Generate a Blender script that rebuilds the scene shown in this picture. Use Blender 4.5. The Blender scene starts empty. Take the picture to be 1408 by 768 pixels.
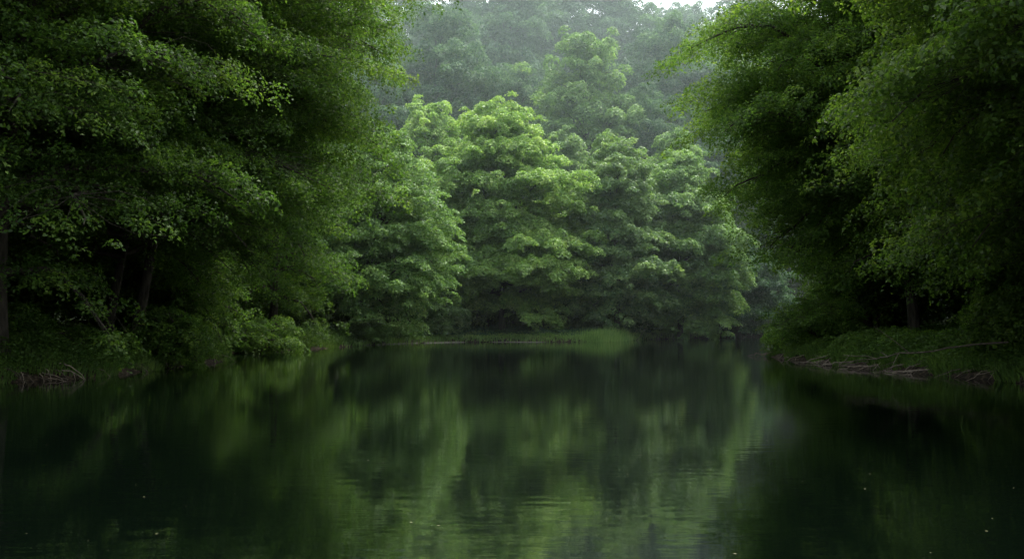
import bpy, math, random
import numpy as np
from mathutils import Vector

C = bpy.context.scene.collection
R = math.radians
CAM_H = 1.6
F = 1380.0          # focal length in photo pixels
HORIZON = 440.0


# ------------------------------------------------------------------ helpers
def wx(px, Y):
    return (px - 704.0) / F * Y


def wz(py, Y):
    return CAM_H + (HORIZON - py) / F * Y


def tag(o, label=None, cat=None, group=None, kind=None):
    if label: o['label'] = label
    if cat: o['category'] = cat
    if group: o['group'] = group
    if kind: o['kind'] = kind
    return o


def mesh_np(name, verts, faces, mats, tint=None, smooth=False):
    """verts (n,3); faces (m,k) with a constant k"""
    verts = np.ascontiguousarray(verts, dtype=np.float32)
    faces = np.ascontiguousarray(faces, dtype=np.int32)
    me = bpy.data.meshes.new(name)
    m, k = faces.shape
    me.vertices.add(len(verts)); me.vertices.foreach_set('co', verts.ravel())
    me.loops.add(m * k); me.loops.foreach_set('vertex_index', faces.ravel())
    me.polygons.add(m)
    me.polygons.foreach_set('loop_start', np.arange(0, m * k, k, dtype=np.int32))
    me.polygons.foreach_set('loop_total', np.full(m, k, dtype=np.int32))
    if tint is not None:
        a = me.attributes.new('tint', 'FLOAT', 'FACE')
        a.data.foreach_set('value', np.ascontiguousarray(tint, dtype=np.float32))
    me.update(calc_edges=True)
    if smooth:
        me.polygons.foreach_set('use_smooth', np.ones(m, dtype=bool))
    me.materials.append(mats)
    return me


def link(name, data, parent=None):
    o = bpy.data.objects.new(name, data)
    C.objects.link(o)
    if parent: o.parent = parent
    return o


def norm(v):
    return v / np.maximum(np.linalg.norm(v, axis=-1, keepdims=True), 1e-9)


def tubes(paths, sides=6):
    """paths: list of (points (n,3), radii (n)); returns verts, quad faces"""
    V, Fc, base = [], [], 0
    ang = np.arange(sides) * 2 * math.pi / sides
    ca, sa = np.cos(ang), np.sin(ang)
    for pts, rad in paths:
        n = len(pts)
        t = np.gradient(pts, axis=0); t = norm(t)
        ref = np.array([0.31, 0.17, 1.0]) if abs(t[:, 2]).mean() < .8 else np.array([1.0, .2, .1])
        a = norm(np.cross(t, ref)); b = np.cross(t, a)
        ring = pts[:, None, :] + rad[:, None, None] * (ca[None, :, None] * a[:, None, :] + sa[None, :, None] * b[:, None, :])
        V.append(ring.reshape(-1, 3))
        i = np.arange(n - 1)[:, None] * sides; j = np.arange(sides)[None, :]; j2 = (j + 1) % sides
        q = np.stack([base + i + j, base + i + j2, base + i + sides + j2, base + i + sides + j], -1).reshape(-1, 4)
        Fc.append(q); base += n * sides
    return np.concatenate(V), np.concatenate(Fc)


def bez(p0, p1, p2, p3, n):
    t = np.linspace(0, 1, n)[:, None]
    return (1-t)**3*p0 + 3*(1-t)**2*t*p1 + 3*(1-t)*t*t*p2 + t**3*p3


# ------------------------------------------------------------------ materials
def mat(name):
    m = bpy.data.materials.new(name); m.use_nodes = True
    nt = m.node_tree
    for n in list(nt.nodes): nt.nodes.remove(n)
    out = nt.nodes.new('ShaderNodeOutputMaterial')
    return m, nt, out


def ramp(nt, stops):
    r = nt.nodes.new('ShaderNodeValToRGB')
    el = r.color_ramp.elements
    el[0].position, el[0].color = stops[0][0], (*stops[0][1], 1)
    el[1].position, el[1].color = stops[-1][0], (*stops[-1][1], 1)
    for p, c in stops[1:-1]:
        e = el.new(p); e.color = (*c, 1)
    return r


def leaf_mat(name, dark, mid, light, trans, tw=.35, rough=.42, spec=.5, scale=.35):
    m, nt, out = mat(name)
    N = nt.nodes.new; L = nt.links.new
    at = N('ShaderNodeAttribute'); at.attribute_name = 'tint'
    tc = N('ShaderNodeTexCoord')
    no = N('ShaderNodeTexNoise'); no.inputs['Scale'].default_value = scale; no.inputs['Detail'].default_value = 2
    L(tc.outputs['Object'], no.inputs['Vector'])
    ma = N('ShaderNodeMath'); ma.operation = 'MULTIPLY_ADD'
    L(no.outputs['Fac'], ma.inputs[0]); ma.inputs[1].default_value = .9
    mb = N('ShaderNodeMath'); mb.operation = 'SUBTRACT'; L(at.outputs['Fac'], mb.inputs[0]); mb.inputs[1].default_value = .45
    L(mb.outputs[0], ma.inputs[2])
    rp = ramp(nt, [(.0, dark), (.5, mid), (1., light)])
    L(ma.outputs[0], rp.inputs['Fac'])
    bs = N('ShaderNodeBsdfPrincipled')
    L(rp.outputs['Color'], bs.inputs['Base Color'])
    bs.inputs['Roughness'].default_value = rough
    bs.inputs['Specular IOR Level'].default_value = spec
    tr = N('ShaderNodeBsdfTranslucent')
    mu = N('ShaderNodeMix'); mu.data_type = 'RGBA'; mu.blend_type = 'MULTIPLY'; mu.inputs['Factor'].default_value = 1
    L(rp.outputs['Color'], mu.inputs['A']); mu.inputs['B'].default_value = (*trans, 1)
    L(mu.outputs['Result'], tr.inputs['Color'])
    mx = N('ShaderNodeMixShader'); mx.inputs[0].default_value = tw
    L(bs.outputs[0], mx.inputs[1]); L(tr.outputs[0], mx.inputs[2])
    L(mx.outputs[0], out.inputs['Surface'])
    return m


def simple_noise_mat(name, stops, scale, rough=.9, bump=.3, spec=.3, stretch=(1, 1, 1)):
    m, nt, out = mat(name)
    N = nt.nodes.new; L = nt.links.new
    tc = N('ShaderNodeTexCoord'); mp = N('ShaderNodeMapping'); mp.inputs['Scale'].default_value = stretch
    L(tc.outputs['Object'], mp.inputs['Vector'])
    no = N('ShaderNodeTexNoise'); no.inputs['Scale'].default_value = scale; no.inputs['Detail'].default_value = 6
    L(mp.outputs[0], no.inputs['Vector'])
    rp = ramp(nt, stops); L(no.outputs['Fac'], rp.inputs['Fac'])
    bs = N('ShaderNodeBsdfPrincipled'); L(rp.outputs['Color'], bs.inputs['Base Color'])
    bs.inputs['Roughness'].default_value = rough; bs.inputs['Specular IOR Level'].default_value = spec
    bp = N('ShaderNodeBump'); bp.inputs['Strength'].default_value = bump; bp.inputs['Distance'].default_value = .05
    L(no.outputs['Fac'], bp.inputs['Height']); L(bp.outputs[0], bs.inputs['Normal'])
    L(bs.outputs[0], out.inputs['Surface'])
    return m


TW = (1.75, 1.75, .95)
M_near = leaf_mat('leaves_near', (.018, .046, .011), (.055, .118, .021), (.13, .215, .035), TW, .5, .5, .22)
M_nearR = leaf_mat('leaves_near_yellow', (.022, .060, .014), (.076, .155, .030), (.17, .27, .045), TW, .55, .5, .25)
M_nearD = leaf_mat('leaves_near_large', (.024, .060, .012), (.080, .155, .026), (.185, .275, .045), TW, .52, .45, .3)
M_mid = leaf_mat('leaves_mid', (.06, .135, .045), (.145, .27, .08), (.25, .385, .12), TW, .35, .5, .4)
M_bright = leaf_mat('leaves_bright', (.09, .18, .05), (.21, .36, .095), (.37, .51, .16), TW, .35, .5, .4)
M_soft = leaf_mat('leaves_soft', (.06, .13, .055), (.145, .25, .095), (.25, .37, .14), TW, .35, .5, .4)
M_far = leaf_mat('leaves_far', (.020, .062, .035), (.060, .138, .064), (.135, .245, .10), TW, .3, .6, .3)
M_cover = leaf_mat('ground_leaves', (.02, .05, .012), (.058, .12, .022), (.13, .22, .04), TW, .4, .5, .25)
M_grass = leaf_mat('grass_blades', (.025, .06, .014), (.075, .15, .028), (.16, .26, .05), TW, .35, .5, .4)
M_reed = leaf_mat('reed_blades', (.10, .21, .06), (.22, .38, .11), (.42, .56, .20), TW, .35, .5, .4)
M_bark = simple_noise_mat('bark', [(.3, (.022, .02, .016)), (.7, (.085, .075, .06))], 9, .95, .6, .2, (1, 1, .25))
M_barkfar = simple_noise_mat('bark_grey', [(.3, (.03, .03, .026)), (.7, (.09, .085, .07))], 9, .95, .6, .2, (1, 1, .25))
M_soil = simple_noise_mat('forest_floor', [(.3, (.010, .013, .006)), (.55, (.018, .030, .010)), (.75, (.030, .045, .014))], 1.3, .95, .5, .1)
# wet brown earth low on the banks
nt_ = M_soil.node_tree; b_ = [n for n in nt_.nodes if n.type == 'BSDF_PRINCIPLED'][0]; r_ = [n for n in nt_.nodes if n.type == 'VALTORGB'][0]
tc_ = [n for n in nt_.nodes if n.type == 'TEX_COORD'][0]
sx_ = nt_.nodes.new('ShaderNodeSeparateXYZ'); nt_.links.new(tc_.outputs['Object'], sx_.inputs[0])
mr_ = nt_.nodes.new('ShaderNodeMapRange'); nt_.links.new(sx_.outputs['Z'], mr_.inputs['Value'])
mr_.inputs['From Min'].default_value = .15; mr_.inputs['From Max'].default_value = .5; mr_.inputs['To Min'].default_value = 1; mr_.inputs['To Max'].default_value = 0
mx_ = nt_.nodes.new('ShaderNodeMix'); mx_.data_type = 'RGBA'; nt_.links.new(mr_.outputs[0], mx_.inputs['Factor'])
nz_ = nt_.nodes.new('ShaderNodeTexNoise'); nz_.inputs['Scale'].default_value = 9; nz_.inputs['Detail'].default_value = 8; nt_.links.new(tc_.outputs['Object'], nz_.inputs['Vector'])
rb_ = ramp(nt_, [(.35, (.010, .009, .006)), (.52, (.030, .024, .016)), (.7, (.085, .068, .046))]); nt_.links.new(nz_.outputs['Fac'], rb_.inputs['Fac'])
nt_.links.new(r_.outputs['Color'], mx_.inputs['A']); nt_.links.new(rb_.outputs['Color'], mx_.inputs['B']); nt_.links.new(mx_.outputs['Result'], b_.inputs['Base Color'])
M_sand = simple_noise_mat('pale_shore_mud', [(.3, (.10, .10, .075)), (.7, (.30, .29, .23))], 4, .9, .5, .2)
M_stick = simple_noise_mat('dry_wood', [(.3, (.12, .10, .08)), (.7, (.34, .29, .23))], 12, .85, .3, .2)
M_stickdark = simple_noise_mat('wet_wood', [(.3, (.03, .025, .02)), (.7, (.12, .10, .075))], 12, .7, .3, .3)
M_fleaf = simple_noise_mat('fallen_leaf', [(.3, (.10, .12, .04)), (.7, (.24, .23, .10))], 20, .6, .1, .4)


# ------------------------------------------------------------------ lake outline and terrain
SHORE = np.array([(-13.3, 8), (-13.1, 16), (-13.0, 25.4), (-11.9, 27.5), (-11.6, 31.5), (-11.5, 36), (-11.2, 40.3), (-13.0, 42.5), (-13.6, 47),
                  (-12.8, 51), (-11.3, 55), (-10.0, 60), (-8.4, 67), (-5.5, 71.5), (-2, 73.5), (3, 73.8), (7, 75), (9.3, 78.5), (11, 83),
                  (14.7, 88), (19, 96), (24, 106), (30, 114), (38, 116), (45, 112), (42, 95), (33, 78), (23, 62), (15.5, 50), (12.0, 45.5), (11.3, 43),
                  (11.4, 38), (11.5, 34), (12.2, 30.7), (12.9, 25.4), (13.6, 16), (14, 8), (15, -8), (10, -26), (-10, -27), (-15, -8)], float)


def refine(poly, n=5):
    out = []
    N = len(poly)
    rr = random.Random(3)
    for i in range(N):
        p0, p1, p2, p3 = poly[i-1], poly[i], poly[(i+1) % N], poly[(i+2) % N]
        for k in range(n):
            t = k / n
            q = .5*((2*p1)+(-p0+p2)*t+(2*p0-5*p1+4*p2-p3)*t*t+(-p0+3*p1-3*p2+p3)*t**3)
            out.append(q + np.array([rr.uniform(-.14, .14), rr.uniform(-.14, .14)]))
    return np.array(out)


SH = refine(SHORE, 4)


def shore_dist(x, y):
    """signed: positive on land, negative in the lake"""
    x = np.asarray(x, float); y = np.asarray(y, float)
    P = np.stack([x.ravel(), y.ravel()], 1)
    d = np.full(len(P), 1e9); inside = np.zeros(len(P), bool)
    A = SH; B = np.roll(SH, -1, 0)
    for a, b in zip(A, B):
        ab = b - a
        t = np.clip(((P - a) @ ab) / (ab @ ab), 0, 1)
        dd = np.linalg.norm(P - a - t[:, None] * ab, axis=1)
        d = np.minimum(d, dd)
        c = ((a[1] > P[:, 1]) != (b[1] > P[:, 1])) & (P[:, 0] < (b[0]-a[0])*(P[:, 1]-a[1])/((b[1]-a[1]) + 1e-12) + a[0])
        inside ^= c
    d[inside] *= -1
    return d.reshape(x.shape)


def lump(x, y, s, seed=0.):
    return (np.sin(x*s+seed)*np.cos(y*s*1.13+seed*2.1) + .5*np.sin(x*s*2.3+y*s*1.7+seed) + .25*np.cos(x*s*4.1-y*s*3.7+seed*.7)) / 1.75


def height(x, y, d=None):
    x = np.asarray(x, float); y = np.asarray(y, float)
    if d is None: d = shore_dist(x, y)
    dl = np.maximum(d, 0)
    bank = np.where((y > 62) & (x < 12), .28, .55)
    h = bank*(1-np.exp(-dl/.55)) + .035*dl + .16*lump(x, y, .8)*np.minimum(dl/2, 1)
    hill = np.maximum(0, y-(92 - .12*x))
    h = h + .50*hill*(1-np.exp(-hill/14)) * np.exp(-(np.maximum(0, y-190)/90)**2)
    side = np.maximum(0, np.abs(x)-27 - np.maximum(0, y-60)*.45)
    h = h + .34*side*(1-np.exp(-side/12))*np.exp(-np.maximum(0, side-60)/60)
    h = h + np.where(d < 0, np.maximum(-2.5, .45*d)-.02, 0)
    return h


def hz(x, y):
    return float(height(np.array([x]), np.array([y]))[0])


def axis(parts):
    out = []
    for a, b, s in parts: out += list(np.arange(a, b, s))
    return np.array(out + [parts[-1][1]])


gx = axis([(-2200, -400, 300), (-400, -100, 30), (-100, -30, 4), (-30, -8, .35), (-8, 10, 1.2), (10, 30, .35), (30, 100, 4), (100, 400, 30), (400, 2200, 300)])
gy = axis([(-1500, -100, 200), (-100, -30, 8), (-30, 15, 2.5), (15, 62, .45), (62, 92, .6), (92, 220, 5), (220, 500, 40), (500, 2600, 300)])
GX, GY = np.meshgrid(gx, gy)
GZ = height(GX, GY)
nx_, ny_ = len(gx), len(gy)
idx = np.arange(nx_*ny_).reshape(ny_, nx_)
fc = np.stack([idx[:-1, :-1], idx[:-1, 1:], idx[1:, 1:], idx[1:, :-1]], -1).reshape(-1, 4)
g = link('ground', mesh_np('ground', np.stack([GX, GY, GZ], -1).reshape(-1, 3), fc, M_soil, smooth=True))
tag(g, kind='structure')

# water
m, nt, out = mat('lake_water')
N = nt.nodes.new; L = nt.links.new
tc = N('ShaderNodeTexCoord')
bs = N('ShaderNodeBsdfPrincipled')
bs.inputs['Base Color'].default_value = (.0012, .0028, .0016, 1)
bs.inputs['Roughness'].default_value = .035
bs.inputs['IOR'].default_value = 1.9
mp = N('ShaderNodeMapping'); mp.inputs['Scale'].default_value = (1.0, 1.0, 1)
L(tc.outputs['Object'], mp.inputs['Vector'])
n1 = N('ShaderNodeTexNoise'); n1.inputs['Scale'].default_value = 2.6; n1.inputs['Detail'].default_value = 3
mp1 = N('ShaderNodeMapping'); mp1.inputs['Scale'].default_value = (.55, 1.6, 1); L(tc.outputs['Object'], mp1.inputs['Vector']); L(mp1.outputs[0], n1.inputs['Vector'])
n2 = N('ShaderNodeTexNoise'); n2.inputs['Scale'].default_value = .22; n2.inputs['Detail'].default_value = 2
L(mp.outputs[0], n2.inputs['Vector'])
ad = N('ShaderNodeMath'); ad.operation = 'MULTIPLY_ADD'; L(n2.outputs['Fac'], ad.inputs[0]); ad.inputs[1].default_value = 1.2; L(n1.outputs['Fac'], ad.inputs[2])
bp = N('ShaderNodeBump'); bp.inputs['Strength'].default_value = 1; bp.inputs['Distance'].default_value = .0027
L(ad.outputs[0], bp.inputs['Height']); L(bp.outputs[0], bs.inputs['Normal'])
L(bs.outputs[0], out.inputs['Surface'])
wv = np.array([(-60, -40, 0), (70, -40, 0), (70, 130, 0), (-60, 130, 0)], float)
w = link('lake_water', mesh_np('lake_water', wv, np.array([[0, 1, 2, 3]]), m))
tag(w, kind='structure')


# ------------------------------------------------------------------ leaves and trees
def leaf_quads(rng, pos, nrm, size, jit=.45, aspect=.62):
    n = len(pos)
    nr = norm(nrm + rng.normal(0, jit, (n, 3)))
    t = norm(np.cross(nr, rng.normal(0, 1, (n, 3))))
    b = np.cross(nr, t)
    s = (size * rng.uniform(.5, 1.45, n))[:, None]
    up = nr * s * .14
    v = np.stack([pos - t*s*.5, pos + b*s*aspect*.5 + up - t*s*.06, pos + t*s*.5 - up*.6, pos - b*s*aspect*.5 + up - t*s*.06], 1)
    return v.reshape(-1, 3), np.arange(n*4).reshape(n, 4)


def make_pads(rng, cen, out, slope, rad, flat, n_leaf, dome=1.0):
    """cen (p,3), out (p,3) horizontal unit, slope (p) tilt down, rad (p) -> leaf positions, normals, pad index"""
    p = len(cen)
    up0 = np.array([0, 0, 1.0])
    d = norm(out - slope[:, None]*up0)
    side = norm(np.cross(up0, d)); up = np.cross(d, side)
    k = rng.poisson(np.maximum(n_leaf*(rad/np.mean(rad))**2, 3))
    ix = np.repeat(np.arange(p), k)
    n = len(ix)
    r = np.sqrt(rng.random(n)); a = rng.random(n)*2*math.pi
    lob = 1 + .22*np.sin(a*3+ix*1.7) + .15*np.sin(a*5+ix*2.9)
    u, v = r*np.cos(a)*lob, r*np.sin(a)*lob*.85
    rr = rad[ix]
    h = (1-np.minimum(r, 1)**2)*dome - .35*dome
    h = h*flat*rr + rng.normal(0, .10, n)*rr*flat - np.abs(rng.normal(0, .18, n))*rr*flat*(rng.random(n) < .4)
    pos = cen[ix] + d[ix]*(u*rr)[:, None] + side[ix]*(v*rr)[:, None] + up[ix]*h[:, None]
    nr = up[ix]*1.0 + d[ix]*(u*1.1*dome)[:, None] + side[ix]*(v*1.1*dome)[:, None]
    return pos, norm(nr), ix


def tree_data(seed, H, Rad, cb, prof, lean=(0, 0), asym=(0, 0), tips=3, limbr=.42, clear=None, nlimb=55, pad=.9, sp=.85, flat=.5, leafs=.15, nleaf=260, r0=.3,
              droop=.15, inner=.35, jit=.42, latk=.40, tvar=.14, ptv=.10, bare=None, bow=(0, 0), sector=None):
    """everything relative to the base of the tree. cb: crown base height. prof: [(u, w)]"""
    rng = np.random.default_rng(seed)
    bow = np.array(bow, float)
    def trunk_at(t):
        t = np.asarray(t, float)
        x = lean[0]*t**1.3 + bow[0]*np.sin(t*math.pi) + .02*H*np.sin(t*5+seed)*t*.4
        y = lean[1]*t**1.3 + bow[1]*np.sin(t*math.pi) + .02*H*np.cos(t*4+seed*1.3)*t*.4
        return np.stack([x, y, t*H*.97], -1)
    tt = np.linspace(-.03, 1, 16)
    tp = trunk_at(np.maximum(tt, 0)); tp[0, 2] = -.5
    flare = 1 + .7*np.exp(-np.maximum(tt, 0)*28)
    paths = [(tp, np.maximum(r0*(1-np.clip(tt, 0, 1))**.75*flare, .015))]
    pu = np.array([a for a, b in prof]); pw = np.array([b for a, b in prof])
    cenL, outL, slL, radL, dL = [], [], [], [], []
    twigs = []
    for i in range(nlimb):
        u = (i+.5)/nlimb
        u = u**.92
        az = i*2.39996 + rng.normal(0, .25)
        if sector is not None:
            az = sector[0] + (rng.random()-.5)*2*sector[1]
        if clear is not None and u < clear[1] and math.cos(az-clear[0]) > clear[2]: continue
        w = np.interp(u, pu, pw)
        Lr = Rad*w*(1+asym[1]*math.cos(az-asym[0]))*rng.uniform(.82, 1.12)
        if rng.random() < inner: Lr *= rng.uniform(.5, .8)
        Lr = max(Lr, .35)
        od = np.array([math.cos(az), math.sin(az), 0])
        htip = min(cb + u*(H-cb) + rng.normal(0, .025)*H*(u < .9), H)
        e = np.interp(u, [0, .15, .5, 1], [-.38, -.05, .42, 1.1]) + rng.normal(0, .08)
        hat = max(min(htip - Lr*e, H*.93), min(1.7, H*.2)*rng.uniform(.8, 1.5))
        axp = trunk_at(htip/H)
        p0 = trunk_at(hat/(H*.97))
        tip = np.array([axp[0], axp[1], htip]) + od*Lr
        tip[2] = htip
        p1 = p0 + od*Lr*.35 + np.array([0, 0, max(0, htip-hat)*.55+.13*Lr])
        p2 = p0*.3 + tip*.7
        p2[2] = tip[2] + (droop*.8+.05)*Lr + max(0, hat-htip)*.5
        sd0 = np.array([-od[1], od[0], 0]); bend = rng.normal(0, .13)*Lr
        p1 = p1 + sd0*bend; p2 = p2 + sd0*bend*.9
        tip = tip + sd0*rng.normal(0, .10)*Lr
        pts = bez(p0, p1, p2, tip, 9)
        pts[1:-1] += rng.normal(0, .05*Lr**.5, (7, 3))
        rb = r0*(1-hat/H)**.7*limbr + .02
        paths.append((pts, np.linspace(1, .12, 9)**1.1*rb*min(1, Lr/(Rad*.6))+.006))
        # pads around the tip so that the outline stays ragged
        for q in range(tips):
            off = rng.normal(0, .75, 3)*sp*np.array([1, 1, .8]); off[2] -= .35*sp
            c = tip + off; cenL.append(c); radL.append(pad*rng.uniform(.4, .85)); dL.append(u)
            o2 = od + rng.normal(0, .5, 3)*np.array([1, 1, 0]); outL.append(o2/np.linalg.norm(o2)); slL.append(rng.normal(.5, .4))
        # pads on this limb
        nst = max(2, int(Lr*.72/sp)+1)
        side = np.array([-od[1], od[0], 0])
        for s in np.linspace(.3, 1.0, nst):
            f = s*8; i0 = min(int(f), 7); p = pts[i0]*(1-(f-i0)) + pts[i0+1]*(f-i0)
            W = latk*Lr*math.sin(math.pi*min(.96, .22+.52*s)) + .2
            nl = int(W/sp+.6)
            if s < .5 and Lr > 3 and rng.random() < .35: nl = max(0, nl-1)
            for q in range(-nl, nl+1):
                if rng.random() < .10: continue
                lat = q*sp + rng.normal(0, .18)*sp
                c = p + side*lat + od*(rng.normal(0, .25)*sp + abs(lat)*.25) + np.array([0, 0, rng.normal(0, .22)*sp - .10*abs(lat) + .12*pad])
                r_ = pad*rng.uniform(.65, 1.2)*(1 if s < .95 else .8)
                o2 = od + side*np.sign(q)*.5*min(1, abs(q)); o2 /= np.linalg.norm(o2)
                cenL.append(c); outL.append(o2); radL.append(r_)
                slL.append(.12+droop*1.9*s + rng.normal(0, .28)); dL.append(u)
                if q != 0 and (abs(q) == nl or q % 2 == 1):
                    pb = pts[max(0, i0-1)]
                    mid = (pb + c)/2 + np.array([0, 0, .06*abs(lat)]) + rng.normal(0, .14, 3)*abs(lat)
                    twigs.append((bez(pb, mid, mid, c - np.array([0, 0, .1*pad]), 4), np.array([.5, .3, .15, .06])*min(rb*.45, .016)+.0025))
    # leader tufts
    cen = np.array(cenL); out = np.array(outL); sl = np.array(slL); rad = np.array(radL)
    pos, nr, ix = make_pads(rng, cen, out, sl, rad, flat, nleaf)
    if bare is not None:
        pass
    lv, lf = leaf_quads(rng, pos, nr, leafs, jit)
    padt = rng.normal(0, ptv, len(cen))
    tint = .5 + padt[ix] + rng.normal(0, tvar, len(pos)) + .10*(np.array(dL)[ix]-.5)
    wv, wf = tubes(paths, 7)
    w2, f2 = tubes(twigs, 4) if twigs else (np.zeros((0, 3)), np.zeros((0, 4), int))
    return (np.concatenate([wv, w2]), np.concatenate([wf, f2+len(wv)])), (lv, lf, tint)


NL = [0]
def build_tree(name, label, x, y, data, ml, mb, group=None, rot=0, z=None, cat='tree'):
    (wv, wf), (lv, lf, tint) = data
    NL[0] += len(lf)
    root = link(name, None)
    root.location = (x, y, hz(x, y) if z is None else z); root.rotation_euler = (0, 0, rot)
    tag(root, label, cat, group)
    link('trunk', mesh_np('trunk', wv, wf, mb, smooth=True), root)
    link('crown', mesh_np('crown', lv, lf, ml, tint), root)
    return root


def copy_tree(root, label, x, y, rot, sc, group=None, z=None, scz=None):
    r = root.copy(); C.objects.link(r)
    for ch in root.children:
        c = ch.copy(); C.objects.link(c); c.parent = r
    r.location = (x, y, hz(x, y) if z is None else z)
    r.rotation_euler = (0, 0, rot); r.scale = (sc, sc, scz or sc)
    r['label'] = label
    if group: r['group'] = group
    return r


MAPLE = [(0, .62), (.12, .9), (.3, 1.), (.5, .95), (.7, .78), (.86, .52), (.95, .30), (1, .12)]
DOME = [(0, .7), (.15, .92), (.4, 1.), (.65, .95), (.85, .72), (.95, .5), (1, .2)]
SPREAD = [(0, .5), (.2, .7), (.45, .85), (.7, 1.), (.88, .75), (1, .3)]


def mid_tree(seed, px, Y, ytop, half, label, ml, prof=MAPLE, **kw):
    x = wx(px, Y); z0 = hz(x, Y)
    H = wz(ytop, Y) - z0
    Rd = half/F*Y
    a = dict(cb=.9, nlimb=80, latk=.46, pad=.84, sp=.92, flat=.62, jit=.52, leafs=.185, nleaf=215, r0=.24, droop=.14, tvar=.2, ptv=.13)
    a.update(kw)
    return build_tree('maple_tree', label, x, Y, tree_data(seed, H, Rd, prof=prof, **a), ml, M_barkfar, 'trees on the far bank')


# far bank, front row
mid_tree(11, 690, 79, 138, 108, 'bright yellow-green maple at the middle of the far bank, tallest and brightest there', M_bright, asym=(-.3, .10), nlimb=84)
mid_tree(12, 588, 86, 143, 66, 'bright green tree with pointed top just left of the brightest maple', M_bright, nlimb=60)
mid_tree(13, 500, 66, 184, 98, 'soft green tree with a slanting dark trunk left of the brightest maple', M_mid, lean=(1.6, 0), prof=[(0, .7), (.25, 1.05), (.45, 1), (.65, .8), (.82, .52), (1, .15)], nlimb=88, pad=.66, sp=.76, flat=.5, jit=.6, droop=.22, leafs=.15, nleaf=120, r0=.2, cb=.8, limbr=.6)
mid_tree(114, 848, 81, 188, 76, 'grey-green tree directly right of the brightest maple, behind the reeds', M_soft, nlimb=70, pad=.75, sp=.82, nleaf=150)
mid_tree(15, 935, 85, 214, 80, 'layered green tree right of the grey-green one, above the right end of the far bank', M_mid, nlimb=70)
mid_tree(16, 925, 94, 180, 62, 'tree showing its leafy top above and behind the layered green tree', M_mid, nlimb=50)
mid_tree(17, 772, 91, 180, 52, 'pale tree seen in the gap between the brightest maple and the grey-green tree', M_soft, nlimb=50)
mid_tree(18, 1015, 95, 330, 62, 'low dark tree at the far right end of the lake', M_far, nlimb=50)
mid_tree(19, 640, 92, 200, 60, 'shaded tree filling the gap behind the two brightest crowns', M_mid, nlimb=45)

# hillside: four kinds, copied
def far_tree(seed, H, Rd, prof, **kw):
    a = dict(cb=1.0, nlimb=60, pad=1.3, sp=1.4, flat=.8, leafs=.27, nleaf=200, r0=.3, droop=.1, tvar=.2, ptv=.15)
    a.update(kw)
    return tree_data(seed, H, Rd, prof=prof, **a)

GH = 'trees on the misty hillside'
protos = []
def put_far(kind, px, Y, ytop, half, label, rot=0):
    x = wx(px, Y); z0 = hz(x, Y)
    H = max(9., wz(ytop, Y) - z0); Rd = half/F*Y
    if protos[kind] is None:
        return
    r, H0, R0 = protos[kind]
    c = copy_tree(r, label, x, Y, rot, Rd/R0, GH, z=z0, scz=H/H0)
    return c

def proto_far(kind, px, Y, ytop, half, label, prof, seed, ml=M_far):
    x = wx(px, Y); z0 = hz(x, Y); H = wz(ytop, Y)-z0; Rd = half/F*Y
    r = build_tree('hillside_tree', label, x, Y, far_tree(seed, H, Rd, prof), ml, M_barkfar, GH, z=z0)
    protos.append((r, H, Rd))

proto_far(0, 600, 112, 8, 92, 'big round dark tree on the misty slope above the far bank, left side', DOME, 31)
proto_far(1, 808, 106, 44, 78, 'lighter tree with a pointed layered crown in the middle of the misty slope', MAPLE, 32, M_mid)
proto_far(2, 925, 118, 28, 80, 'rounded hazy tree high on the misty slope at the right', DOME, 33)
proto_far(3, 700, 128, -20, 70, 'very hazy tall tree on the slope top between the two biggest hillside crowns', SPREAD, 34)
put_far(2, 700, 110, 95, 62, 'small round dark tree between the big round and the pointed hillside trees', 1.2)
put_far(0, 880, 108, 120, 60, 'dark hillside tree right below the pointed layered one', 2.1)
put_far(0, 1000, 108, 190, 70, 'dark blue-green tree low on the slope behind the right bank foliage', .7)
put_far(2, 520, 104, 90, 70, 'shadowed tree low on the slope at the left, behind the left bank foliage', 2.2)
put_far(0, 1075, 112, 150, 80, 'hillside tree mostly hidden behind the right bank branches', 3.3)
put_far(3, 430, 118, 40, 90, 'hillside tree mostly hidden behind the left bank branches', 4.4)
put_far(2, 1140, 122, 60, 90, 'hillside tree far right behind the right bank canopy', 5.1)
put_far(1, 985, 124, 30, 66, 'pale hazy tree beside the sky gap at the top right of the slope', 2.0)
put_far(3, 640, 134, -14, 60, 'thin hazy tree on the ridge behind the big round dark tree', 1.0)
put_far(3, 780, 136, -28, 64, 'tall hazy ridge tree above the pointed layered tree', 2.5)
put_far(3, 845, 140, -25, 64, 'tall hazy ridge tree left of the bright sky gap', 3.9)
put_far(0, 562, 138, -12, 56, 'hazy ridge tree next to the small sky gap at the top left', 5.0)
put_far(0, 505, 132, -4, 56, 'hazy ridge tree half covered by the left bank tree top', 5.9)
put_far(3, 925, 150, 6, 34, 'slender faint ridge tree standing inside the bright sky gap', 2.2)
put_far(2, 952, 145, 7, 48, 'faint ridge tree with its top just below the frame edge at the right', .4)
put_far(2, 1030, 140, -10, 70, 'faint ridge tree showing through the right bank branches', 1.9)
put_far(3, 390, 140, -10, 90, 'ridge tree behind the left bank canopy', 2.9)
put_far(3, 715, 142, -24, 60, 'hazy ridge tree above the brightest maple, reaching the top of the frame', 4.9)

# ------------------------------------------------------------------ near trees
def near_tree(seed, x, y, H, Rd, label, ml, name='beech_tree', prof=SPREAD, group=None, **kw):
    a = dict(cb=1.0, nlimb=64, pad=.55, sp=.6, flat=.8, leafs=.10, nleaf=72, tips=5, r0=.2, droop=.26, inner=.3, jit=.5, latk=.46)
    a.update(kw)
    return build_tree(name, label, x, y, tree_data(seed, H, Rd, prof=prof, **a), ml, M_bark, group)

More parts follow.
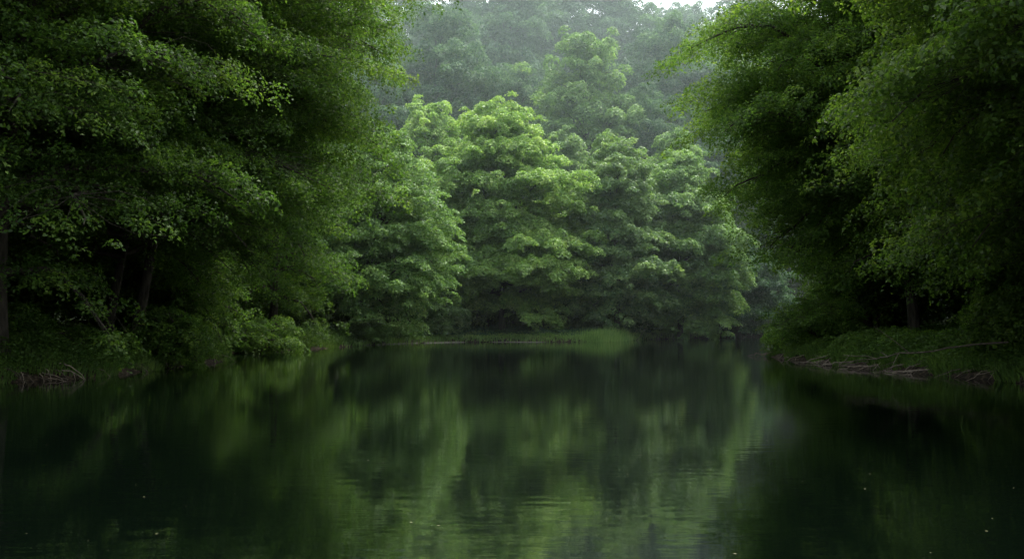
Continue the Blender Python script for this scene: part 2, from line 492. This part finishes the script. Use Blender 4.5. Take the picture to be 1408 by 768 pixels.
GL, GR = 'trees on the left bank', 'trees on the right bank'
TALL = [(0, .75), (.2, .9), (.5, 1.), (.75, 1.), (.9, .7), (1, .3)]
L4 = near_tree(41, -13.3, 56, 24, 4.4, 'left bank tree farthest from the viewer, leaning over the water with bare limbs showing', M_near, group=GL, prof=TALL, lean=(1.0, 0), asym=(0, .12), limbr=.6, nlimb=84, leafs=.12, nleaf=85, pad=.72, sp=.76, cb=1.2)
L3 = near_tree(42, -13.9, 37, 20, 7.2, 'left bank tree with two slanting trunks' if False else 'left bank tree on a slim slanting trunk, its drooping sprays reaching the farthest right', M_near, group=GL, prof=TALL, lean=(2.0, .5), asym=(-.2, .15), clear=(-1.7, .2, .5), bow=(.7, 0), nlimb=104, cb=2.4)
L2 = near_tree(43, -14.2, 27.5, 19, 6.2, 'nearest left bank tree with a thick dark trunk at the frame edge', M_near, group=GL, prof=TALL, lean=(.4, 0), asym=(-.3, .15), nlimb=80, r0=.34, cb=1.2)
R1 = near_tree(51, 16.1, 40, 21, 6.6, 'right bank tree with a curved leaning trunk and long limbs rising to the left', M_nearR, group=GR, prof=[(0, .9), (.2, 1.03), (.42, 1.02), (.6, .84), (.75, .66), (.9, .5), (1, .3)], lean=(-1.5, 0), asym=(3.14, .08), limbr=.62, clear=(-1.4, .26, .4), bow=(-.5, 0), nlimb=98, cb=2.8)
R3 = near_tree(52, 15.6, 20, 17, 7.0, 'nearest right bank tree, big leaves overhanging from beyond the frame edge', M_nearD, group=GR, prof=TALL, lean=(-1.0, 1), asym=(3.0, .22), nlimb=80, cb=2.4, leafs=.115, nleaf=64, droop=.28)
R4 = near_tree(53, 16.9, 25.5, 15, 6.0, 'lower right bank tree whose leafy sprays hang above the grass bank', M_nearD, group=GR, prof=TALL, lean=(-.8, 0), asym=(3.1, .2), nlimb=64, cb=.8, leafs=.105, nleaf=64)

# woods behind the banks: copies
k = 0
for (src, x, y, rot, sc, lab) in [
        (L3, -17.5, 32, 1.2, 1.0, 'slim dark trunked tree just inside the left wood, behind the grassy point'),
        (L3, -15.3, 37.8, .35, .85, 'tree standing in the gloom of the left wood beside the slanting trunk'),
        (L2, -18.5, 23, 2.0, 1.05, 'tree deep in the shadow at the left frame edge'),
        (L4, -17.5, 46, 1.0, 1.0, 'tree behind the small cove on the left bank'),
        (L4, -19, 60, 2.2, 1.0, 'tree inside the left wood near the far grass'),
        (L3, -22, 40, 4.2, 1.1, 'tree deep inside the left wood behind the slanting trunks'),
        (L2, -24, 30, 5.2, 1.1, 'tree deepest in the left wood near the frame edge'),
        (L4, -24, 52, 3.1, 1.1, 'tree deep in the left wood behind the cove'),
        (L4, -26, 72, 4.0, 1.05, 'tree in the left wood behind the slanting trunk tree'),
        (L4, -17, 76, 5.0, .85, 'tree behind the soft green slanting tree on the far left bank'),
        (L2, -15.5, 14, 3.6, 1.05, 'left bank tree overhanging from just outside the frame')]:
    copy_tree(src, lab, x, y, rot, sc, GL)
for (src, x, y, rot, sc, lab) in [
        (R1, 17.2, 43, .9, .95, 'straight trunked tree right of the curved leaning one'),
        (R1, 19.0, 42, 2.4, .9, 'third trunk from the curved leaning tree in the right wood'),
        (R1, 17.6, 50, 3.3, .95, 'tree behind the tip of the right bank'),
        (R4, 19.5, 34, 1.5, 1.25, 'bushy tree in the shade of the right wood'),
        (R1, 23, 38, 4.0, 1.05, 'tree deep in the right wood behind the trunks'),
        (R1, 24, 54, 5.0, 1.0, 'tree in the right wood beyond the bank tip'),
        (R3, 22, 26, 2.0, 1.2, 'tree deep in the right wood near the frame edge'),
        (R1, 30, 66, 1.9, 1.0, 'tree far along the right bank beyond the tip'),
        (R1, 34, 48, 1.2, 1.05, 'tree deepest in the right wood'),
        (R3, 17.5, 9, 4.2, 1.05, 'right bank tree overhanging from just outside the frame')]:
    copy_tree(src, lab, x, y, rot, sc, GR)

for i, (x, y) in enumerate([(-30, 22), (-32, 34), (-31, 46), (-33, 58), (-36, 72), (-40, 28), (-40, 44), (-42, 62), (-34, 86), (-46, 80), (-27, 14), (-38, 12)]):
    copy_tree([L3, L2, L4][i % 3], 'tall tree far back in the dark left wood', x, y, i*1.7, 1.1, 'trees far back in the left wood')
for i, (x, y) in enumerate([(29, 28), (31, 40), (30, 56), (36, 60), (40, 52), (42, 70), (38, 34), (44, 42), (48, 60), (27, 18), (36, 20), (50, 84), (40, 88), (52, 100)]):
    copy_tree([R1, R3, R4][i % 3], 'tall tree far back in the dark right wood', x, y, i*1.9, 1.15, 'trees far back in the right wood')
# young understorey trees that close the gaps under the crowns
U = near_tree(61, -14.6, 44.5, 6.0, 2.6, 'young leafy tree filling the gap under the crowns beside the left cove', M_near, name='young_tree', prof=DOME, group='young trees under the woods', cb=.2, nlimb=40, r0=.06, leafs=.10, nleaf=60, pad=.5, sp=.55)
rr = random.Random(21)
def ring(x0, x1, y0, y1, n, lab, smin=.8, smax=1.5):
    for i in range(n):
        x = x0 + (x1-x0)*(i+.5)/n + rr.uniform(-1, 1); y = y0 + (y1-y0)*(i+.5)/n + rr.uniform(-1.5, 1.5)
        copy_tree(U, lab, x, y, rr.uniform(0, 6.28), rr.uniform(smin, smax), 'young trees under the woods')
ring(-17, -22, 27, 36, 4, 'young tree in the deep shade of the left wood')
ring(-19, -17, 39, 56, 4, 'young tree in the deep shade of the left wood')
ring(-26, -16, 34, 70, 7, 'young tree in the deep shade of the left wood', 1.2, 2)
ring(-14, -13, 62, 74, 3, 'young tree in the deep shade of the left wood', .8, 1.3)
ring(-10, 16, 82, 92, 12, 'young tree in the shade behind the far bank', 1., 1.6)
ring(20, 44, 104, 122, 7, 'young tree in the shade behind the far bank', 1.2, 2)
ring(-12, 20, 95, 96, 9, 'young tree in the shade behind the far bank', 1.4, 2.)
ring(17, 24, 48, 60, 5, 'young tree in the deep shade of the right wood', .8, 1.4)
ring(20, 23, 28, 46, 6, 'young tree in the deep shade of the right wood', .8, 1.4)
ring(26, 40, 40, 76, 8, 'young tree in the deep shade of the right wood', 1.2, 2)

# ------------------------------------------------------------------ bushes
def bush(seed, px, Y, ytop, half, label, ml, **kw):
    x = wx(px, Y); z0 = hz(x, Y); H = wz(ytop, Y)-z0; Rd = half/F*Y
    a = dict(cb=.15, nlimb=26, pad=.4, sp=.42, flat=.6, leafs=.11, nleaf=70, r0=.05, droop=.2)
    a.update(kw)
    return build_tree('bush', label, x, Y, tree_data(seed, H, Rd, prof=DOME, **a), ml, M_bark, 'bushes along the banks', cat='bush')

bush(71, 608, 74.5, 384, 34, 'tall soft leafy bush below the left side of the brightest maple', M_soft, nlimb=44)
bush(72, 505, 66, 440, 30, 'low bright bush under the slanting trunk on the far left bank', M_mid)
bush(73, 545, 71, 448, 22, 'small low bush beside the pale shore strip', M_mid)
bush(74, 940, 90, 432, 34, 'low dark bush right of the reeds', M_mid)
bush(75, 1010, 98, 440, 36, 'low bush by the water at the far right end of the lake', M_far)
bush(76, 1085, 44.5, 456, 30, 'pale green bush on the tip of the right bank', M_nearR, leafs=.07)
bush(77, 1120, 41, 410, 52, 'leafy bush on the right bank under the leaning tree', M_nearR, leafs=.07)
bush(78, 1260, 35, 462, 40, 'dark bush in front of the straight trunks on the right bank', M_nearR, leafs=.07)
bush(79, 360, 50, 440, 50, 'dark bush hanging over the cove on the left bank', M_near, leafs=.08)
bush(80, 60, 31, 455, 60, 'low dark bush on the left bank near the frame edge', M_near, leafs=.07)

bush(81, 240, 34, 425, 46, 'leafy bush leaning over the water right of the slim left bank trunk', M_near, leafs=.08)
bush(82, 1385, 28.5, 405, 42, 'tall leafy bush hanging over the right bank close to the frame edge', M_nearD, leafs=.085, nlimb=40)
bush(83, 0, 29, 420, 50, 'tall dark bush in front of the thick trunk at the left frame edge', M_near, leafs=.08, nlimb=36)

# ------------------------------------------------------------------ grass
def blades(name, label, cond, n, hrange, width, ml, seed, box, lean=.5, kind='stuff', cat='grass'):
    rng = np.random.default_rng(seed)
    x = rng.uniform(box[0], box[1], n); y = rng.uniform(box[2], box[3], n)
    d = shore_dist(x, y)
    keep = cond(x, y, d, rng)
    x, y, d = x[keep], y[keep], d[keep]
    z = height(x, y, d)
    n = len(x)
    h = rng.uniform(*hrange, n) * (.7 + .6*(lump(x, y, 1.7, seed)*.5+.5))
    az = rng.random(n)*2*math.pi
    dirx, diry = np.cos(az), np.sin(az)
    # lean towards the water
    eps = .3
    gxx = shore_dist(x+eps, y) - d; gyy = shore_dist(x, y+eps) - d
    lx = dirx*.6 - gxx/eps*.7*np.exp(-np.maximum(d, 0)); ly = diry*.6 - gyy/eps*.7*np.exp(-np.maximum(d, 0))
    ln = lean*h*rng.uniform(.4, 1.3, n)
    w = width*rng.uniform(.7, 1.4, n)
    wxv, wyv = -np.sin(az+1)*w, np.cos(az+1)*w
    base = np.stack([x, y, z-.03], 1)
    m1 = base + np.stack([lx*ln*.35, ly*ln*.35, h*.6], 1)
    tp = base + np.stack([lx*ln, ly*ln, h*(1-.25*rng.random(n))], 1)
    wv_ = np.stack([wxv, wyv, np.zeros(n)], 1)
    V = np.stack([base-wv_, base+wv_, m1+wv_*.8, tp, m1-wv_*.8], 1).reshape(-1, 3)
    Fc = np.arange(n*5).reshape(n, 5)
    tint = .5 + .25*lump(x, y, 1.1, 2.) + rng.normal(0, .15, n)
    o = link(name, mesh_np(name, V, Fc, ml, tint))
    tag(o, label, cat, None, kind)
    return o

blades('grass', 'dark overhanging grass on the left bank', lambda x, y, d, r: (d > -.02 + .16*np.sin(y*1.7)) & (d < 5.5) & (r.random(len(x)) < .08+.92*np.exp(-d/.9)), 190000, (.14, .36), .010, M_grass, 5, (-19, -9, 22, 62))
blades('grass', 'long bright grass tufts on the right bank', lambda x, y, d, r: (d > .08 + .16*np.sin(y*2.1)) & (d < 5.5) & (r.random(len(x)) < .1+.9*np.exp(-d/1.3)), 190000, (.16, .42), .010, M_grass, 6, (10.5, 19, 22, 56))
blades('grass', 'short green grass along the far shore', lambda x, y, d, r: (d > -.05) & (d < 7), 130000, (.18, .4), .018, M_reed, 7, (-11, 22, 60, 112))
blades('reeds', 'tall bright green reeds at the water edge in front of the grey-green tree', lambda x, y, d, r: (d > -.35) & (d < 1.5) & (r.random(len(x)) < np.exp(-((x-7.0)/1.6)**2)), 26000, (.25, 1.0), .014, M_reed, 8, (3.0, 10.5, 73, 82), lean=.3, cat='reeds')


def cover(name, label, cond, n, size, hmax, ml, seed, box):
    rng = np.random.default_rng(seed)
    x = rng.uniform(box[0], box[1], n); y = rng.uniform(box[2], box[3], n)
    d = shore_dist(x, y); keep = cond(x, y, d, rng)
    x, y, d = x[keep], y[keep], d[keep]; n = len(x)
    b = np.clip(lump(x, y, 1.3, seed)*.5+.5, 0, 1)*.6 + np.clip(lump(x, y, 3.1, seed+1)*.5+.5, 0, 1)*.4
    z = height(x, y, d) + hmax*b*(1-.35*rng.random(n)**2)*np.minimum(1, .25+d*.9)
    nr = np.stack([rng.normal(0, .3, n), -.35+rng.normal(0, .3, n), np.ones(n)], 1)
    lv, lf = leaf_quads(rng, np.stack([x, y, z], 1), norm(nr), size, .4)
    o = link(name, mesh_np(name, lv, lf, ml, .35+.35*b+rng.normal(0, .14, n)))
    tag(o, label, 'undergrowth', None, 'stuff')

cover('undergrowth', 'low leafy undergrowth covering the left bank', lambda x, y, d, r: (d > .1) & (d < 9) & (r.random(len(x)) < np.exp(-d/5)), 300000, .085, .85, M_cover, 3, (-22, -9, 22, 64))
cover('undergrowth', 'low leafy undergrowth covering the right bank', lambda x, y, d, r: (d > .1) & (d < 9) & (r.random(len(x)) < np.exp(-d/5)), 260000, .085, .85, M_cover, 4, (10, 23, 22, 62))
cover('undergrowth', 'shaded undergrowth below the far bank trees', lambda x, y, d, r: (d > 1.5) & (d < 14), 180000, .13, .7, M_far, 9, (-18, 40, 62, 112))

# ------------------------------------------------------------------ shore strip, sticks, roots, floating leaves
rng = np.random.default_rng(77)
V, Fc = [], []
segs = [(x, y) for x, y in SH if -9.4 < x < 3.2 and 62 < y < 78]
for i, (x, y) in enumerate(segs):
    for s in (-.35, .22):
        V.append((x + (.3*s if x < -3 else 0), y - (-s if True else 0)*1.0, (.045 if s > 0 else -.03) + .022*math.sin(i*1.3) + rng.uniform(-.02, .02)))
for i in range(len(segs)-1):
    Fc.append((2*i, 2*i+2, 2*i+3, 2*i+1))
o = link('shore', mesh_np('shore', np.array(V), np.array(Fc), M_sand)); tag(o, kind='structure')


def stick(name, label, pts, r, ml, cat, group=None, side=0, seed=0, parentless=True):
    rr = np.random.default_rng(seed)
    pts = np.array(pts, float)
    t = np.linspace(0, 1, len(pts)); tt = np.linspace(0, 1, max(8, len(pts)*3))
    P = np.stack([np.interp(tt, t, pts[:, i]) for i in range(3)], 1)
    ker = np.array([.25, .5, .25])
    for i in range(3):
        P[1:-1, i] = np.convolve(P[:, i], ker, 'valid')
    Ln = np.linalg.norm(P[-1]-P[0])
    P[1:-1] += rr.normal(0, .012*Ln, P[1:-1].shape)
    ps = [(P, np.linspace(r, r*.25, len(P)))]
    for k in range(side):
        i = rr.integers(len(P)//4, len(P)-2)
        d = norm(P[i+1]-P[i]); sd = norm(np.cross(d, rr.normal(0, 1, 3)))
        l = Ln*rr.uniform(.12, .3)
        q = np.array([P[i] + (d*.8+sd*.7)*l*a + np.array([0, 0, -.1*l*a*a]) for a in (0, .35, .7, 1)])
        ps.append((q, np.linspace(r*.45, r*.12, 4)))
    v, f = tubes(ps, 6)
    c = P[0].copy()
    o = link(name, mesh_np(name, v-c, f, ml, smooth=True)); o.location = c
    tag(o, label, cat, group)
    return o

def P(px, py, Y):
    return (wx(px, Y), Y, wz(py, Y))

stick('fallen_branch', 'long dark bare branch arching out over the grass of the right bank', [P(1385, 470, 27), P(1310, 478, 27), P(1250, 485, 27), P(1205, 493, 27.2), P(1158, 488, 27.5)], .03, M_stickdark, 'branch', side=4, seed=1)
stick('fallen_branch', 'pale bare stick pointing out over the water from the tip of the right bank', [P(1070, 483, 45), P(1060, 479, 45), P(1048, 476, 45)], .03, M_stick, 'branch', side=1, seed=2)
stick('fallen_branch', 'pale forked branch dipping into the water below the leaning tree', [P(1160, 481, 37), P(1140, 492, 37), P(1110, 500, 37.5)], .035, M_stick, 'branch', side=3, seed=3)
stick('fallen_branch', 'curved dark branch rising from the bank beside the leaning trunk', [P(1192, 492, 36), P(1180, 485, 36), P(1168, 482, 36), P(1150, 487, 36)], .035, M_stickdark, 'branch', side=2, seed=4)
stick('fallen_branch', 'thin pale stick standing slanted in the water right of the reeds', [P(873, 472, 80), P(880, 462, 80), P(889, 449, 80)], .03, M_stick, 'branch', seed=5)
stick('fallen_branch', 'short bare branch lying at the water right of the reeds', [P(905, 461, 88), P(893, 462, 87), P(880, 463, 86)], .05, M_stick, 'branch', side=2, seed=6)
rr = random.Random(9)
def shore_at(f0, side):
    pass
right = [p for p in SH if p[0] > 10.5 and 24 < p[1] < 45]
left = [p for p in SH if p[0] < -9 and 25 < p[1] < 41]
for i in range(64):
    p = right[rr.randrange(len(right))]; l = rr.uniform(.5, 1.9)
    x0, y0 = p[0]+rr.uniform(.0, .45), p[1]+rr.uniform(-.3, .3)
    x1, y1 = x0 - l*rr.uniform(.25, .8), y0 + l*rr.uniform(-.75, .75)
    z0 = max(hz(x0, y0), 0)+rr.uniform(.0, .12)
    dry = rr.random() < .55
    stick('driftwood_stick', 'pale dry stick tangled at the foot of the right bank' if dry else 'dark wet stick tangled at the foot of the right bank',
          [(x0, y0, z0), ((x0+x1)/2, (y0+y1)/2, z0*.6+rr.uniform(0, .06)), (x1, y1, rr.uniform(-.03, .04))],
          rr.uniform(.010, .022), M_stick if dry else M_stickdark, 'stick', 'bare sticks along the right bank', side=rr.choice([0, 1, 2]), seed=100+i)
for i in range(26):
    p = left[rr.randrange(len(left))]; l = rr.uniform(.4, 1.2)
    x0, y0 = p[0]-rr.uniform(.1, .5), p[1]+rr.uniform(-.4, .4)
    x1, y1 = x0 + l*.8, y0 - rr.uniform(.1, .6)
    z0 = max(hz(x0, y0), 0)+rr.uniform(.02, .15)
    stick('exposed_root', 'thin bare root arching from the left bank into the water', [(x0, y0, z0), ((x0+x1)/2, (y0+y1)/2, z0*.75), (x1, y1, -.05)],
          rr.uniform(.011, .022), rr.choice([M_stick, M_stickdark]), 'root', 'exposed roots along the left bank', side=rr.choice([0, 0, 1]), seed=200+i)

lm = None
for i in range(60):
    Y = 1380*1.6/rr.uniform(40, 325); px = rr.uniform(20, 1390)
    x = wx(px, Y)
    if float(shore_dist(np.array([x]), np.array([Y]))[0]) > -.5: continue
    if lm is None:
        v = np.array([(-.5, 0, 0), (-.15, .28, .03), (.25, .22, .04), (.55, 0, .02), (.25, -.22, .04), (-.15, -.28, .03)])*.022
        lm = mesh_np('floating_leaf', v, np.array([[0, 5, 4, 3], [0, 3, 2, 1]]), M_fleaf)
    o = link('floating_leaf', lm); o.location = (x, Y, .004); o.rotation_euler = (0, 0, rr.uniform(0, 6.28))
    s = rr.choice([.35, .5, .7, 1.0, 1.3]); o.scale = (s, s, s)
    tag(o, 'tiny pale fallen leaf floating on the dark water', 'leaf', 'fallen leaves floating on the lake')

# ------------------------------------------------------------------ mist over the far bank and the hillside
MIST = True
if MIST:
    vol = bpy.data.volumes.new('mist')
    mo = bpy.data.objects.new('mist', vol); C.objects.link(mo)
    tag(mo, 'thin pale mist hanging in front of the hillside trees', 'mist', None, 'stuff')
    ng = bpy.data.node_groups.new('mist_volume', 'GeometryNodeTree')
    ng.interface.new_socket('Geometry', in_out='INPUT', socket_type='NodeSocketGeometry')
    ng.interface.new_socket('Geometry', in_out='OUTPUT', socket_type='NodeSocketGeometry')
    go = ng.nodes.new('NodeGroupOutput')
    vc = ng.nodes.new('GeometryNodeVolumeCube')
    vc.inputs['Min'].default_value = (-80, 50, -2); vc.inputs['Max'].default_value = (80, 172, 70)
    vc.inputs['Resolution X'].default_value = 30; vc.inputs['Resolution Y'].default_value = 40; vc.inputs['Resolution Z'].default_value = 24
    ps = ng.nodes.new('GeometryNodeInputPosition'); sx = ng.nodes.new('ShaderNodeSeparateXYZ')
    ng.links.new(ps.outputs[0], sx.inputs[0])
    mr = ng.nodes.new('ShaderNodeMapRange'); ng.links.new(sx.outputs['Y'], mr.inputs['Value'])
    mr.inputs['From Min'].default_value = 52; mr.inputs['From Max'].default_value = 125; mr.inputs['To Min'].default_value = .0010; mr.inputs['To Max'].default_value = .0021
    mz = ng.nodes.new('ShaderNodeMapRange'); ng.links.new(sx.outputs['Z'], mz.inputs['Value'])
    mz.inputs['From Min'].default_value = 0; mz.inputs['From Max'].default_value = 35; mz.inputs['To Min'].default_value = .35; mz.inputs['To Max'].default_value = 1.6
    mm = ng.nodes.new('ShaderNodeMath'); mm.operation = 'MULTIPLY'
    ng.links.new(mr.outputs[0], mm.inputs[0]); ng.links.new(mz.outputs[0], mm.inputs[1]); ng.links.new(mm.outputs[0], vc.inputs['Density'])
    sm = ng.nodes.new('GeometryNodeSetMaterial')
    m, nt, out = mat('mist')
    pv = nt.nodes.new('ShaderNodeVolumePrincipled')
    pv.inputs['Color'].default_value = (.80, .96, .94, 1); pv.inputs['Density'].default_value = 1.0; pv.inputs['Anisotropy'].default_value = .2
    nt.links.new(pv.outputs[0], out.inputs['Volume'])
    sm.inputs['Material'].default_value = m
    vol.materials.append(m)
    ng.links.new(vc.outputs[0], sm.inputs[0]); ng.links.new(sm.outputs[0], go.inputs[0])
    md = mo.modifiers.new('mist', 'NODES'); md.node_group = ng

# ------------------------------------------------------------------ light
SUN_EL, SUN_AZ = 66, 38      # azimuth measured from +Y towards +X
W = bpy.data.worlds.new('World'); bpy.context.scene.world = W; W.use_nodes = True
nt = W.node_tree
bg = nt.nodes['Background']
sk = nt.nodes.new('ShaderNodeTexSky'); sk.sky_type = 'NISHITA'; sk.sun_disc = False
sk.sun_elevation = R(SUN_EL); sk.sun_rotation = R(SUN_AZ); sk.dust_density = 4; sk.air_density = 1; sk.ozone_density = 1
hs = nt.nodes.new('ShaderNodeHueSaturation'); hs.inputs['Saturation'].default_value = .3; hs.inputs['Value'].default_value = 3.0
nt.links.new(sk.outputs[0], hs.inputs['Color']); nt.links.new(hs.outputs[0], bg.inputs['Color'])
bg.inputs['Strength'].default_value = .15
sl = bpy.data.lights.new('sun', 'SUN'); sl.energy = 4.8; sl.angle = R(16); sl.color = (1, .96, .88)
so = bpy.data.objects.new('sun', sl); C.objects.link(so)
sd = Vector((math.sin(R(SUN_AZ))*math.cos(R(SUN_EL)), math.cos(R(SUN_AZ))*math.cos(R(SUN_EL)), math.sin(R(SUN_EL))))
so.rotation_euler = sd.to_track_quat('Z', 'Y').to_euler()
so.location = (0, 0, 60)

# ------------------------------------------------------------------ camera and render settings
cd = bpy.data.cameras.new('camera'); co = bpy.data.objects.new('camera', cd); C.objects.link(co)
cd.sensor_width = 36; cd.lens = 36*F/1408; cd.clip_end = 5000; cd.clip_start = .1
co.location = (0, 0, CAM_H); co.rotation_euler = (R(90)+math.atan((HORIZON-384)/F), 0, 0)
sc = bpy.context.scene
sc.camera = co
sc.render.engine = 'CYCLES'
sc.view_settings.view_transform = 'Standard'; sc.view_settings.look = 'None'; sc.view_settings.exposure = 0; sc.view_settings.gamma = 1
cy = sc.cycles
cy.use_denoising = True
cy.max_bounces = 6; cy.diffuse_bounces = 3; cy.glossy_bounces = 3; cy.transmission_bounces = 3; cy.volume_bounces = 1; cy.transparent_max_bounces = 4
cy.volume_step_rate = 2.0; cy.volume_max_steps = 64
cy.sample_clamp_indirect = 6
print('LEAVES', NL[0])
